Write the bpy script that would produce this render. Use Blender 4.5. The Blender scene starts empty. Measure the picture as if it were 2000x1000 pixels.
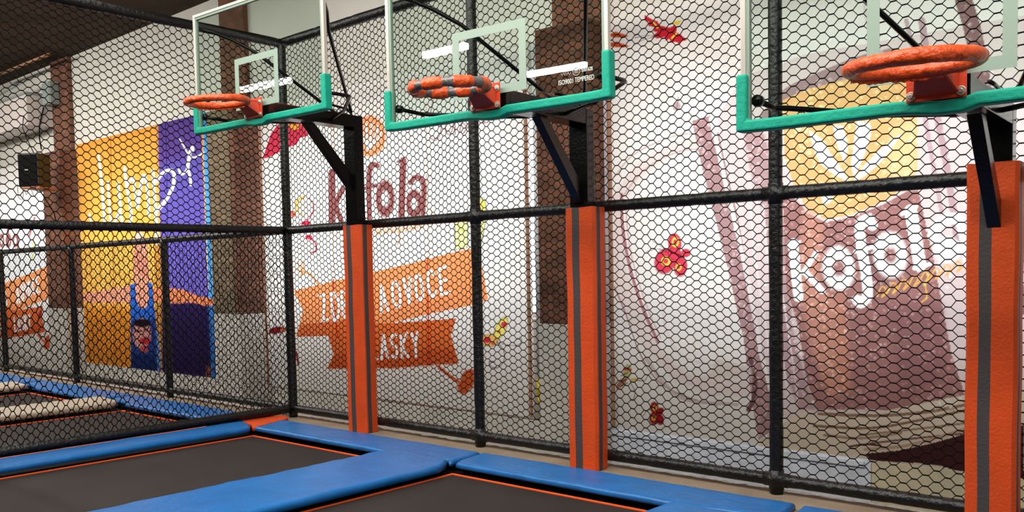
import bpy, bmesh, math, random
import numpy as np
from mathutils import Vector, Matrix
random.seed(7); rng = np.random.default_rng(7)
S = bpy.context.scene
COL = S.collection
PI = math.pi

# ---------------------------------------------------------------- camera
CAM = np.array([8.55982, -5.87314, 1.59568])
YAW, PITCH, ROLL, FOC, PPY = 0.72896, -0.05692, -0.0200, 1767.83, 628.36
_f = np.array([-math.sin(YAW)*math.cos(PITCH), math.cos(YAW)*math.cos(PITCH), math.sin(PITCH)])
_r0 = np.cross(_f, [0, 0, 1]); _r0 /= np.linalg.norm(_r0); _u0 = np.cross(_r0, _f)
_r = _r0*math.cos(ROLL) + _u0*math.sin(ROLL)
_u = -_r0*math.sin(ROLL) + _u0*math.cos(ROLL)
cd = bpy.data.cameras.new('camera'); cam = bpy.data.objects.new('camera', cd); COL.objects.link(cam)
cam.matrix_world = Matrix(((_r[0], _u[0], -_f[0], CAM[0]), (_r[1], _u[1], -_f[1], CAM[1]),
                           (_r[2], _u[2], -_f[2], CAM[2]), (0, 0, 0, 1)))
cd.sensor_fit = 'HORIZONTAL'; cd.sensor_width = 36; cd.lens = FOC/2000*36
cd.shift_y = (PPY-500)/2000; cd.clip_start = 0.05; cd.clip_end = 200
S.camera = cam

# ---------------------------------------------------------------- world, light, exposure
S.view_settings.view_transform = 'Standard'; S.view_settings.look = 'None'
S.view_settings.gamma = 1; S.view_settings.use_curve_mapping = False
S.view_settings.exposure = 0.0
W = bpy.data.worlds.new('hall_ambience'); S.world = W; W.use_nodes = True
W.node_tree.nodes['Background'].inputs[0].default_value = (1.0, 0.97, 0.93, 1)
W.node_tree.nodes['Background'].inputs[1].default_value = 0.42

def area(name, loc, rot, sx, sy, power, col=(1, 1, 1)):
    l = bpy.data.lights.new(name, 'AREA'); l.shape = 'RECTANGLE'; l.size = sx; l.size_y = sy
    l.energy = power; l.color = col
    o = bpy.data.objects.new(name, l); COL.objects.link(o); o.location = loc; o.rotation_euler = rot
    return o
area('overhead_fill', (4.0, -2.6, 5.5), (0, 0, 0), 9, 2.0, 240, (1.0, 0.96, 0.90))  # unseen fill lights added to brighten hall and banners, no fixtures there
area('overhead_fill', (-6.0, -2.6, 5.5), (0, 0, 0), 9, 2.0, 330, (1.0, 0.96, 0.90))
area('overhead_fill', (5.6, -4.3, 5.5), (math.radians(34), 0, 0), 11.5, 1.2, 900, (1.0, 0.95, 0.88))
area('overhead_fill', (-8.0, -3.4, 5.5), (math.radians(34), 0, 0), 6.0, 1.2, 500, (1.0, 0.95, 0.88))
WINDOW_GLOW = 2.75
LAMP_GLOW = 30

# ---------------------------------------------------------------- helpers
def lin(c):
    o = []
    for v in c:
        v = v/255
        o.append(v/12.92 if v <= .04045 else ((v+.055)/1.055)**2.4)
    return tuple(o)

def mat(name, rgb, rough=.6, metal=0, spec=.5, bump=None, noise=None, coat=0):
    """rgb in 0-255; bump=(scale,strength); noise=(scale, amount) colour variation"""
    m = bpy.data.materials.new(name); m.use_nodes = True
    nt = m.node_tree; b = nt.nodes['Principled BSDF']
    c = lin(rgb)
    b.inputs['Base Color'].default_value = (*c, 1)
    b.inputs['Roughness'].default_value = rough; b.inputs['Metallic'].default_value = metal
    b.inputs['Specular IOR Level'].default_value = spec
    if coat: b.inputs['Coat Weight'].default_value = coat; b.inputs['Coat Roughness'].default_value = .12
    if noise or bump:
        tc = nt.nodes.new('ShaderNodeTexCoord')
    if noise:
        n = nt.nodes.new('ShaderNodeTexNoise'); n.inputs['Scale'].default_value = noise[0]; n.inputs['Detail'].default_value = 6
        r = nt.nodes.new('ShaderNodeMapRange'); r.inputs[1].default_value = .3; r.inputs[2].default_value = .7
        r.inputs[3].default_value = 1-noise[1]; r.inputs[4].default_value = 1+noise[1]
        h = nt.nodes.new('ShaderNodeMix'); h.data_type = 'RGBA'; h.blend_type = 'MULTIPLY'; h.inputs[0].default_value = 1
        h.inputs[6].default_value = (*c, 1)
        nt.links.new(tc.outputs['Object'], n.inputs['Vector']); nt.links.new(n.outputs[0], r.inputs[0])
        nt.links.new(r.outputs[0], h.inputs[7]); nt.links.new(h.outputs[2], b.inputs['Base Color'])
    if bump:
        n2 = nt.nodes.new('ShaderNodeTexNoise'); n2.inputs['Scale'].default_value = bump[0]; n2.inputs['Detail'].default_value = 5
        bp = nt.nodes.new('ShaderNodeBump'); bp.inputs['Strength'].default_value = bump[1]; bp.inputs['Distance'].default_value = .02
        nt.links.new(tc.outputs['Object'], n2.inputs['Vector']); nt.links.new(n2.outputs[0], bp.inputs['Height'])
        nt.links.new(bp.outputs[0], b.inputs['Normal'])
    return m

def glow(name, rgb, strength):
    m = bpy.data.materials.new(name); m.use_nodes = True; nt = m.node_tree
    nt.nodes.clear(); o = nt.nodes.new('ShaderNodeOutputMaterial'); e = nt.nodes.new('ShaderNodeEmission')
    e.inputs[0].default_value = (*rgb, 1); e.inputs[1].default_value = strength
    nt.links.new(e.outputs[0], o.inputs[0]); return m

M = dict(
    rubber=mat('black_foam_sleeve', (12, 11, 11), .36, spec=.4, bump=(30, .55)),
    net=mat('black_net_cord', (4, 4, 4), .8, spec=.1),
    steel=mat('black_painted_steel', (11, 11, 11), .2, spec=.25, bump=(45, .12)),
    orange=mat('orange_vinyl', (200, 70, 20), .55, spec=.3, bump=(60, .25), noise=(7, .08)),
    stripe=mat('grey_vinyl_stripe', (66, 60, 60), .6, spec=.3, bump=(60, .2)),
    blue=mat('blue_vinyl', (8, 94, 160), .4, spec=.45, bump=(8, .5), noise=(5, .12)),
    pale=mat('pale_grey_vinyl', (168, 156, 138), .5, spec=.35, bump=(9, .3), noise=(4, .12)),
    jump=mat('woven_jump_mat', (39, 33, 31), .75, spec=.25, bump=(220, .2), noise=(1.6, .22)),
    trim=mat('orange_webbing', (240, 92, 34), .6, spec=.3),
    black=mat('black_fabric', (10, 9, 9), .85, spec=.15),
    carpet=mat('brown_carpet', (140, 124, 106), .95, spec=.1, bump=(120, .5), noise=(3, .15)),
    teal=mat('teal_foam', (4, 148, 122), .65, spec=.3, bump=(35, .25), noise=(9, .1)),
    alu=mat('silver_frame', (205, 198, 188), .35, metal=.6),
    alug=mat('grey_green_frame', (124, 142, 128), .45, metal=.2),
    plate=mat('red_orange_painted_steel', (184, 54, 20), .4, spec=.5, bump=(40, .1), noise=(12, .1)),
    wrap=mat('orange_rim_wrap', (204, 74, 18), .34, spec=.5, bump=(26, .9), noise=(14, .14)),
    tape=mat('grey_duct_tape', (104, 98, 96), .3, metal=.35, bump=(30, .6)),
    bolt=mat('zinc_bolt', (205, 198, 185), .3, metal=.8),
    plaster=mat('off_white_plaster', (214, 211, 202), .85, spec=.2, bump=(12, .2), noise=(1.5, .05)),
    lowwall=mat('grey_painted_plaster', (205, 200, 190), .85, spec=.2, bump=(14, .4), noise=(2.5, .08)),
    ceil=mat('brown_boarded_ceiling', (74, 62, 52), .9, spec=.1, bump=(18, .4), noise=(1.2, .3)),
    wood=mat('light_brown_batten', (176, 132, 106), .6, spec=.3, noise=(8, .12)),
    foil=mat('pale_blue_sheet', (222, 226, 238), .4, spec=.5, bump=(10, .6), noise=(7, .12)),
    white=mat('white_tape', (215, 212, 205), .6, bump=(30, .6), noise=(22, .35)),
    concrete=mat('grey_concrete', (110, 106, 100), .9, noise=(2, .15)),
    plastic=mat('black_plastic', (14, 13, 13), .4, spec=.5, bump=(80, .1)),
    duct=mat('pale_grey_sheet_metal', (206, 196, 190), .6, spec=.4, noise=(2, .05)),
    greybox=mat('grey_green_plastic', (140, 152, 146), .5),
    yellow=mat('yellow_plastic', (232, 205, 40), .5),
    lamp=glow('lamp_glow', (1.0, .96, .9), LAMP_GLOW),
    sky=glow('daylight', (.93, .96, 1.0), WINDOW_GLOW),
)

def tag(o, label=None, cat=None, group=None, kind=None):
    if label: o['label'] = label
    if cat: o['category'] = cat
    if group: o['group'] = group
    if kind: o['kind'] = kind
    return o

def empty(name, loc=(0, 0, 0), rz=0):
    o = bpy.data.objects.new(name, None); COL.objects.link(o); o.location = loc; o.rotation_euler = (0, 0, rz)
    o.empty_display_size = .1
    return o

class MB:
    """collects shapes, builds ONE mesh object"""
    def __init__(s): s.v = []; s.f = []; s.m = []; s.sm = []
    def add(s, vs, fs, mi=0, smooth=False):
        k = len(s.v); s.v += [tuple(v) for v in vs]; s.f += [tuple(i+k for i in f) for f in fs]
        s.m += [mi]*len(fs); s.sm += [smooth]*len(fs); return s
    def box(s, x0, x1, y0, y1, z0, z1, mi=0):
        return s.add([(x0,y0,z0),(x1,y0,z0),(x1,y1,z0),(x0,y1,z0),(x0,y0,z1),(x1,y0,z1),(x1,y1,z1),(x0,y1,z1)],
                     [(0,3,2,1),(4,5,6,7),(0,1,5,4),(1,2,6,5),(2,3,7,6),(3,0,4,7)], mi)
    def prism(s, pts, axis_pts, mi=0):
        """pts: list of 3D points of a polygon; axis_pts: offset vector"""
        n = len(pts); off = Vector(axis_pts)
        a = [Vector(p) for p in pts]; b = [p+off for p in a]
        fs = [tuple(range(n))[::-1], tuple(range(n, 2*n))] + [(i, (i+1) % n, (i+1) % n+n, i+n) for i in range(n)]
        return s.add(a+b, fs, mi)
    def tube(s, pts, r, n=12, closed=False, mi=0, cap=True, smooth=True, rfun=None):
        P = [Vector(p) for p in pts]; L = len(P); rings = []
        ref = None
        for i, p in enumerate(P):
            if closed: t = P[(i+1) % L]-P[i-1]
            else: t = P[min(i+1, L-1)]-P[max(i-1, 0)]
            t.normalize()
            if ref is None:
                ref = t.orthogonal().normalized() if abs(t.z) > .9 else Vector((0, 0, 1))
            a = (ref - t*ref.dot(t)).normalized(); b = t.cross(a); ref = a
            rr = rfun(i, p) if rfun else r
            rings.append([p + (a*math.cos(2*PI*j/n)+b*math.sin(2*PI*j/n))*(rr[j] if hasattr(rr, '__len__') else rr) for j in range(n)])
        vs = [v for rg in rings for v in rg]; fs = []
        for i in range(L if closed else L-1):
            k = (i+1) % L
            for j in range(n): fs.append((i*n+j, i*n+(j+1) % n, k*n+(j+1) % n, k*n+j))
        if not closed and cap: fs += [tuple(range(n))[::-1], tuple((L-1)*n+j for j in range(n))]
        return s.add(vs, fs, mi, smooth)
    def build(s, name, mats, parent=None, bevel=0, seg=2):
        me = bpy.data.meshes.new(name); me.from_pydata(s.v, [], s.f)
        if not isinstance(mats, (list, tuple)): mats = [mats]
        for m in mats: me.materials.append(m)
        me.polygons.foreach_set('material_index', s.m); me.polygons.foreach_set('use_smooth', s.sm)
        me.update()
        o = bpy.data.objects.new(name, me); COL.objects.link(o)
        if bevel:
            b = o.modifiers.new('bevel', 'BEVEL'); b.width = bevel; b.segments = seg; b.limit_method = 'ANGLE'; b.angle_limit = .6
        if parent: o.parent = parent
        return o

def struct(o): o['kind'] = 'structure'; return o

# pixel -> point on a plane of the place (used to read positions off the photograph once)
_MT = np.array([_r, _u, _f])
def ray(x, y): return _MT.T @ np.array([(x-1000)/FOC, -(y-PPY)/FOC, 1.0])
def hit(x, y, ax, v):
    d = ray(x, y); return CAM + d*((v-CAM[ax])/d[ax])

# ================================================================ SETTING
YW = 1.30      # upper wall face
YR = 1.80      # recessed wall behind the banners
YP = 1.00      # pillar face
ZC = 5.62      # ceiling
FL = -0.60     # hall floor below the raised deck
P_X = [(-9.22, -8.42), (-3.33, -2.64), (2.79, 3.44), (9.0, 9.7)]
win = [(-13.5, -9.3, ), (-8.3, -3.4), (-2.55, 2.74), (3.5, 8.95)]
ZS0, ZS1 = 1.05, 3.42     # sill and head of the windows

b = MB()
b.box(-15, 12, YR, YR+.35, FL, ZS0)          # below the sills
b.box(-15, 12, YR, YR+.35, ZS1, 3.93)        # above the heads
b.box(-15, 12, YW, YR+.35, 3.93, ZC)
xs = [-15] + [v for w in win for v in w] + [12]
for i in range(0, len(xs), 2): b.box(xs[i], xs[i+1], YR, YR+.35, ZS0, ZS1)
wb = struct(b.build('wall_back', M['plaster']))
b = MB(); b.box(-15, 12, YR-.012, YR-.001, FL, ZS0-.02); struct(b.build('trim_1', M['lowwall']))
for i, (x0, x1) in enumerate(win):
    b = MB(); b.box(x0, x1, YR+.30, YR+.32, ZS0, ZS1); o = struct(b.build('window_%d' % (i+1), M['sky']))
    f = MB()
    for k in range(5):
        xx = x0+(x1-x0)*k/4; f.box(max(x0, xx-.03), min(x1, xx+.03), YR+.22, YR+.28, ZS0, ZS1)
    f.box(x0, x1, YR+.22, YR+.28, ZS0, ZS0+.06); f.box(x0, x1, YR+.22, YR+.28, ZS1-.06, ZS1)
    f.build('window_frame', M['plaster'], o)
b = MB(); b.box(-15, 12, -13, YR+.35, ZC, ZC+.1); struct(b.build('ceiling', M['ceil']))
b = MB(); b.box(-15, 12, -13, YR+.35, FL-.1, FL); struct(b.build('floor', M['concrete']))
b = MB(); b.box(-15.2, -15, -12, YR+.35, FL, ZC); struct(b.build('wall_left', M['plaster']))
b = MB(); b.box(-15, 12, -13.2, -13.0, FL, ZC); struct(b.build('wall_front', mat('dark_brown_wall', (58, 48, 42), .9, spec=.1, noise=(1, .2))))

# brick pillars --------------------------------------------------
def brick_mat(name, c1, c2, mortar):
    m = bpy.data.materials.new(name); m.use_nodes = True; nt = m.node_tree; bs = nt.nodes['Principled BSDF']
    tc = nt.nodes.new('ShaderNodeTexCoord'); sp = nt.nodes.new('ShaderNodeSeparateXYZ'); ad = nt.nodes.new('ShaderNodeMath')
    cb = nt.nodes.new('ShaderNodeCombineXYZ'); br = nt.nodes.new('ShaderNodeTexBrick')
    nt.links.new(tc.outputs['Object'], sp.inputs[0]); nt.links.new(sp.outputs[0], ad.inputs[0]); nt.links.new(sp.outputs[1], ad.inputs[1])
    nt.links.new(ad.outputs[0], cb.inputs[0]); nt.links.new(sp.outputs[2], cb.inputs[1]); nt.links.new(cb.outputs[0], br.inputs[0])
    br.inputs['Color1'].default_value = (*lin(c1), 1); br.inputs['Color2'].default_value = (*lin(c2), 1); br.inputs['Mortar'].default_value = (*lin(mortar), 1)
    br.inputs['Scale'].default_value = 1; br.inputs['Brick Width'].default_value = .26; br.inputs['Row Height'].default_value = .085; br.inputs['Mortar Size'].default_value = .006
    n = nt.nodes.new('ShaderNodeTexNoise'); n.inputs['Scale'].default_value = 9; n.inputs['Detail'].default_value = 6
    mx = nt.nodes.new('ShaderNodeMix'); mx.data_type = 'RGBA'; mx.blend_type = 'OVERLAY'; mx.inputs[0].default_value = .6
    nt.links.new(tc.outputs['Object'], n.inputs[0]); nt.links.new(br.outputs[0], mx.inputs[6]); nt.links.new(n.outputs[0], mx.inputs[7])
    nt.links.new(mx.outputs[2], bs.inputs['Base Color']); bs.inputs['Roughness'].default_value = .85
    bp = nt.nodes.new('ShaderNodeBump'); bp.inputs['Strength'].default_value = .6; bp.inputs['Distance'].default_value = .01; bp.invert = True
    nt.links.new(br.outputs['Fac'], bp.inputs['Height']); nt.links.new(bp.outputs[0], bs.inputs['Normal'])
    return m
BR = brick_mat('brown_red_brick', (126, 80, 58), (102, 62, 44), (84, 70, 58))
BT = brick_mat('tan_brick', (134, 116, 90), (120, 100, 76), (104, 92, 74))
plab = ['brown brick pillar behind the black loudspeaker, leftmost of the pillars',
        'brown brick pillar with a grey painted foot between the purple banner and the fruit banner',
        'brown brick pillar behind the middle basketball post, left of the glass mug banner', 'brick pillar beyond the right edge of the glass mug banner']
for i, (x0, x1) in enumerate(P_X):
    r = empty('brick_pillar', ((x0+x1)/2, YP+.15, FL)); tag(r, plab[i], 'pillar')
    hw = (x1-x0)/2
    MB().box(-hw, hw, -.15, .645, 1.06-FL, 3.925-FL).build('lower_shaft', BR, r, bevel=.01)
    if i == 1:  # second pillar: thin skin of tan brick over the front
        MB().box(-hw, hw-.12, -.158, -.1505, 1.06-FL, 3.925-FL).build('tan_face', BT, r)['label'] = 'tan brick front face'
    MB().box(-hw+.04, hw-.02, .07, .149, 3.926-FL, ZC-FL).build('upper_shaft', BR, r, bevel=.01)
    MB().box(-hw-.01, hw+.01, -.16, .635, 0, 1.06-FL).build('painted_base', M['lowwall'], r, bevel=.01)

# ================================================================ DECK, TRAMPOLINES
b = MB(); b.box(-14.5, 11.5, -.62, .14, -.045, 0.0)
tag(b.build('deck_carpet', M['carpet']), 'worn brown carpet strip on the deck under the long net fence', 'carpet')
b = MB(); b.box(-14.5, 11.5, -8.5, .13, FL+.001, -.09); struct(b.build('floor_deck', M['black']))
# peeling white tape along the rear edge of the carpet
b = MB(); x = -9.0; top = []; bot = []
while x < 8.6:
    top.append((x, .138+rng.uniform(-.004, .0), .004)); bot.append((x, .085+rng.uniform(-.03, .028), .003)); x += .06
n = len(top); b.add(top+bot, [(i, i+n, i+1+n, i+1) for i in range(n-1)]); b.add([(p[0], p[1], .0005) for p in top+bot], [(i, i+1, i+1+n, i+n) for i in range(n-1)])
tag(b.build('edge_tape', M['white']), 'torn white tape along the rear edge of the brown carpet', 'tape')

PB = 2.9
def trampoline(k, label, y0=-.80, y1=-6.2):
    x0, x1 = k*PB+.45, (k+1)*PB-.45
    r = empty('trampoline', ((x0+x1)/2, (y0+y1)/2, -.09)); tag(r, label, 'trampoline', None)
    cx, cy = (x0+x1)/2, (y0+y1)/2; hx, hy = (x1-x0)/2, (y0-y1)/2
    # sagging mat
    nx, ny = 24, 44; vs = []; fs = []
    for j in range(ny+1):
        for i in range(nx+1):
            u, v = i/nx*2-1, j/ny*2-1
            vs.append((u*hx, v*hy, .046-.012*(1-u*u)*(1-v*v)))
    for j in range(ny):
        for i in range(nx):
            a = j*(nx+1)+i; fs.append((a, a+1, a+nx+2, a+nx+1))
    MB().add(vs, fs, 0, True).build('jump_mat', M['jump'], r)
    w = .024; t = MB(); z0, z1 = .046, .053
    t.box(-hx, hx, hy-w, hy, z0, z1); t.box(-hx, hx, -hy, -hy+w, z0, z1); t.box(-hx, -hx+w, -hy+w, hy-w, z0, z1); t.box(hx-w, hx, -hy+w, hy-w, z0, z1)
    t.build('trim_webbing', M['trim'], r)
    g = .16; s = MB()
    s.box(-hx-g, hx+g, hy+.002, hy+g, .0, .036); s.box(-hx-g, hx+g, -hy-g, -hy-.002, .0, .036)
    s.box(-hx-g, -hx-.002, -hy, hy, .0, .036); s.box(hx+.002, hx+g, -hy, hy, .0, .036)
    s.build('spring_skirt', M['black'], r)
    return r
trampoline(0, 'dark trampoline bed with orange edging in the fence corner, left of the long blue pad')
trampoline(1, 'dark trampoline bed with orange edging at the bottom centre, right of the long blue pad')
trampoline(2, 'dark trampoline bed in front of the rightmost basketball post')
trampoline(-1, 'dark trampoline bed just beyond the left net fence, its orange edging seen through the net')
trampoline(-2, 'dark trampoline bed beyond the left net fence between the two pale pads')
trampoline(-3, 'farthest dark trampoline bed beyond the left net fence')

def pad(name, pts, z0, z1, m, label, cat='pad', wrinkle=.004, r=.03, parent=None, group=None, sub=True):
    """cushion from a ground outline (counter clockwise), rounded top edge, slightly wrinkled skin"""
    cx = sum(p[0] for p in pts)/len(pts); cy = sum(p[1] for p in pts)/len(pts)
    bm = bmesh.new()
    vs = [bm.verts.new((p[0]-cx, p[1]-cy, 0)) for p in pts]
    f = bm.faces.new(vs)
    if f.normal.z < 0: bmesh.ops.reverse_faces(bm, faces=[f])
    e = bmesh.ops.extrude_face_region(bm, geom=[f]); tv = [g for g in e['geom'] if isinstance(g, bmesh.types.BMVert)]
    for v in tv: v.co.z += (z1-z0)
    bmesh.ops.recalc_face_normals(bm, faces=bm.faces)
    ed = [x for x in bm.edges if x.verts[0] in tv and x.verts[1] in tv]
    bmesh.ops.bevel(bm, geom=ed, offset=min(r, (z1-z0)*.8), segments=5, affect='EDGES', profile=.5)
    # cuts for wrinkles
    for ax in (0, 1):
        lo = min(v.co[ax] for v in bm.verts); hi = max(v.co[ax] for v in bm.verts); st = .07
        nn = int((hi-lo)/st)
        for k in range(1, nn):
            c = [0, 0, 0]; c[ax] = lo+(hi-lo)*k/nn; nrm = [0, 0, 0]; nrm[ax] = 1
            bmesh.ops.bisect_plane(bm, geom=bm.verts[:]+bm.edges[:]+bm.faces[:], plane_co=c, plane_no=nrm, dist=1e-5)
    from mathutils import noise
    for v in bm.verts:
        if v.co.z > (z1-z0)*.2:
            q = Vector((v.co.x*3+cx, v.co.y*3+cy, 0))
            v.co.z += wrinkle*noise.noise(q*1.3) + wrinkle*.6*noise.noise(q*5)
            v.co.x += wrinkle*.8*noise.noise(q*4+Vector((9, 0, 0))); v.co.y += wrinkle*.8*noise.noise(q*4+Vector((0, 9, 0)))
    me = bpy.data.meshes.new(name); bm.to_mesh(me); bm.free(); me.materials.append(m)
    for p in me.polygons: p.use_smooth = True
    me.update()
    o = bpy.data.objects.new(name, me); COL.objects.link(o); o.location = (cx, cy, z0)
    if parent: o.parent = parent
    else: tag(o, label, cat, group)
    return o

ZT = .05
def round_end(x0, x1, y, d=.16, s=-1):
    """outline points of a rounded end along +y"""
    return [(x1, y-d), (x1-d*.3, y-d*.3), (x1-d, y), (x0+d, y), (x0+d*.3, y-d*.3), (x0, y-d)]
# along the long fence (right of the corner)
pad('safety_pad', [(.40,-.78),(3.06,-.78),(3.06,-.705),(3.20,-.70),(3.285,-.77),(3.22,-.34),(.29,-.34),(.36,-.50),(.42,-.66),(.46,-.74)], 0.001, ZT, M['blue'],
    'blue safety pad along the fence foot, between the orange corner piece and the long pad')
pad('safety_pad', [(3.37,-.78),(5.33,-.78),(6.10,-.72),(6.05,-.33),(3.26,-.33),(3.31,-.66)], 0.001, ZT, M['blue'],
    'blue safety pad along the long fence in front of the middle basketball post')
pad('safety_pad', [(6.18,-.78),(9.1,-.78),(9.1,-.33),(6.10,-.33)], 0.001, ZT, M['blue'],
    'blue safety pad at the foot of the rightmost basketball post')
# long pads between the beds
pad('safety_pad', [(2.50,-6.2),(3.39,-6.2),(3.39,-1.0),(3.33,-.86),(3.27,-.79),(3.17,-.72),(2.52,-.72)], 0.002, .062, M['blue'],
    'long blue pad running towards the viewer between the two nearest trampoline beds', wrinkle=.008)
pad('safety_pad', [(5.40,-6.2),(6.25,-6.2),(6.25,-.80),(5.40,-.80)], 0.002, .062, M['blue'],
    'blue pad between the trampoline beds at the bottom right, cut by the picture edge')
pad('safety_pad', [(.06,-6.2),(.47,-6.2),(.47,-.90),(.44,-.83),(.40,-.80),(.27,-.735),(.11,-.70),(.06,-.69)], 0.001, .06, M['blue'],
    'blue pad along the foot of the left net fence, ending at the orange corner piece')
# orange corner piece
pad('corner_pad', [(.43,-.80),(.46,-.77),(.405,-.67),(.355,-.51),(.25,-.24),(.06,-.16),(-.04,-.30),(.02,-.66),(.11,-.685),(.275,-.715),(.41,-.78)], .001, .048, M['orange'],
    'small orange corner piece where the two net fences meet', 'pad', wrinkle=.001, r=.01)
# beyond the left fence
lb = ['blue pad along the far fence, nearest the corner, seen through the left net', 'blue pad along the far fence between the two pale pads', 'blue pad along the far fence, farthest on the left']
for k in (0, 1, 2):
    x1 = -k*PB-(.36 if k else .14); x0 = -(k+1)*PB+.46-.0
    pad('safety_pad', [(x0,-.78),(x1,-.78),(x1+.08,-.31),(x0-.69,-.31),(x0-.60,-.66),(x0-.08,-.7)], .001, ZT, M['blue'], lb[k])
pad('safety_pad', [(-3.28,-6.2),(-2.50,-6.2),(-2.50,-.92),(-2.62,-.78),(-3.12,-.72),(-3.28,-.76)], .002, .07, M['pale'], 'pale grey pad beyond the left net, the nearer of the two')
pad('safety_pad', [(-6.18,-6.2),(-5.40,-6.2),(-5.40,-.92),(-5.52,-.78),(-6.02,-.72),(-6.18,-.76)], .002, .07, M['pale'], 'pale grey pad beyond the left net, the farther of the two')

# ================================================================ NET FENCES
RR = .045
ZM, ZTOP, ZB = 2.085, 4.127, .10
from mathutils import noise as mnoise
def sleeve(b, p0, p1, r=RR, n=14, seam=.62):
    """foam sleeved pipe: gentle waviness, taped joints"""
    p0, p1 = Vector(p0), Vector(p1); L = (p1-p0).length; st = .05; k = max(2, int(L/st))
    pts = [p0.lerp(p1, i/k) for i in range(k+1)]
    off = random.random()*9
    def rf(i, p):
        d = i*L/k; q = r*(1+.05*mnoise.noise(Vector((d*3+off, 1, 2))))
        m = (d+off*.1) % seam
        if m < .05: q *= .93
        return q
    b.tube(pts, r, n, rfun=rf)
    return b

def net(name, org, ud, width, z0, z1, pu, pz, parent, e=.245, rad=.0034, sag=.02, label=None, skew=0.0, seed=0):
    """hexagonal knotted netting as real cord: e = knot length / horizontal period"""
    org = Vector(org); ud = Vector(ud)
    nu = int(round(width/pu)); pu = width/nu
    nz = int(round((z1-z0)/pz)); pz = (z1-z0)/nz
    nd = ud.cross(Vector((0, 0, 1)))
    V = {}; vl = []; edges = []
    def node(i, j, side):
        # knot (i,j): half-row j, knots at u = (i + .5*(j%2))*pu, ends -/+ e/2
        key = (i, j, side)
        if key in V: return V[key]
        u = (i+.5*(j % 2)+side*e/2)*pu; z = z0+j*pz/2
        u = min(max(u, 0), width)
        fu = min(u, width-u, .25)/.25; fz = min(z-z0, z1-z, .25)/.25
        a = max(0, min(1, fu))*max(0, min(1, fz))
        nv = Vector((u*1.6+seed*7, z*1.6, seed*3.1)); nf = Vector((u*14, z*14, seed))
        du = a*(.030*mnoise.noise(nv)+.006*mnoise.noise(nf)); dz = a*(.034*mnoise.noise(nv+Vector((5, 3, 1)))+.005*mnoise.noise(nf+Vector((4, 4, 4)))) - sag*math.sin(PI*u/width)*a*.5
        dy = a*.03*mnoise.noise(nv*.7+Vector((1, 8, 2)))
        dz += a*skew*(u-width/2)
        V[key] = len(vl); vl.append(org+ud*(u+du)+nd*dy+Vector((0, 0, z+dz)))
        return V[key]
    for j in range(0, 2*nz+1):
        odd = j % 2
        for i in range(-1 if odd else 0, nu+1):
            c = i+.5*odd
            if c < -.01 or c > nu+.01: continue
            a, bb = node(i, j, -1), node(i, j, 1)
            edges.append((a, bb, 1))
            if j < 2*nz:
                # upward slants from right end to next half-row knot (c+.5), from left end to (c-.5)
                jr = j+1
                ir = i+1 if odd else i      # knot with centre c+.5
                il = i if odd else i-1      # centre c-.5
                if c+.5 <= nu: edges.append((bb, node(ir, jr, -1), 0))
                if c-.5 >= 0: edges.append((a, node(il, jr, 1), 0))
    P = np.array([tuple(v) for v in vl]); E = np.array([(a, b2) for a, b2, k in edges]); K = np.array([k for *_, k in edges])
    A, B = P[E[:, 0]], P[E[:, 1]]
    D = B-A; Ln = np.linalg.norm(D, axis=1); ok = Ln > 1e-4; A, B, D, Ln, K = A[ok], B[ok], D[ok], Ln[ok], K[ok]
    D /= Ln[:, None]
    A = A-D*rad*.8; B = B+D*rad*.8
    N1 = np.array(tuple(nd))[None, :].repeat(len(D), 0); N1 -= D*(N1*D).sum(1)[:, None]; N1 /= np.linalg.norm(N1, axis=1)[:, None]
    N2 = np.cross(D, N1); R = np.where(K == 1, rad*1.6, rad)[:, None]
    ns = 4; vs = []
    for Q in (A, B):
        for k in range(ns):
            t = 2*PI*k/ns+.785; vs.append(Q+(N1*math.cos(t)+N2*math.sin(t))*R)
    vs = np.stack(vs, 1)            # (m, 8, 3)
    m = len(vs); me = bpy.data.meshes.new(name)
    base = np.arange(m)[:, None, None]*8
    q = np.array([[k, (k+1) % ns, (k+1) % ns+ns, k+ns] for k in range(ns)])[None]
    F = (base+q).reshape(-1, 4)
    me.vertices.add(m*8); me.vertices.foreach_set('co', vs.reshape(-1))
    me.loops.add(F.size); me.loops.foreach_set('vertex_index', F.reshape(-1).astype(np.int32))
    me.polygons.add(len(F)); me.polygons.foreach_set('loop_start', np.arange(0, F.size, 4, dtype=np.int32))
    me.polygons.foreach_set('loop_total', np.full(len(F), 4, dtype=np.int32))
    me.materials.append(M['net']); me.update(calc_edges=True); me.validate()
    o = bpy.data.objects.new(name, me); COL.objects.link(o); o.parent = parent
    if label: o['label'] = label
    return o

# --- long fence, high part (right of the corner)
F = empty('net_fence'); tag(F, 'tall black net fence behind the basketball stands, with padded posts and three rails', 'fence')
PXS = [0, 2.902, 5.761, 8.66]
for i, x in enumerate(PXS[1:] ):
    sleeve(MB(), (x, 0, .004), (x, 0, ZTOP+.04), r=.047).build('post', M['rubber'], F)
for nm, z in (('top_rail', ZTOP), ('middle_rail', ZM), ('bottom_rail', ZB)):
    sleeve(MB(), (.047, 0, z), (9.6, 0, z), r=RR if nm != 'top_rail' else .05).build(nm, M['rubber'], F)
for i, x in enumerate(PXS[1:]):
    for z in (ZB, ZM, ZTOP):
        j = MB(); j.tube([(x-.085, 0, z), (x+.085, 0, z)], .0505, 16); j.tube([(x, 0, z-.07), (x, 0, z+.07)], .0515, 16)
        j.build('joint_sleeve', M['rubber'], F)
prm = [(.118, .060), (.126, .064), (.134, .067)]
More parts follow.
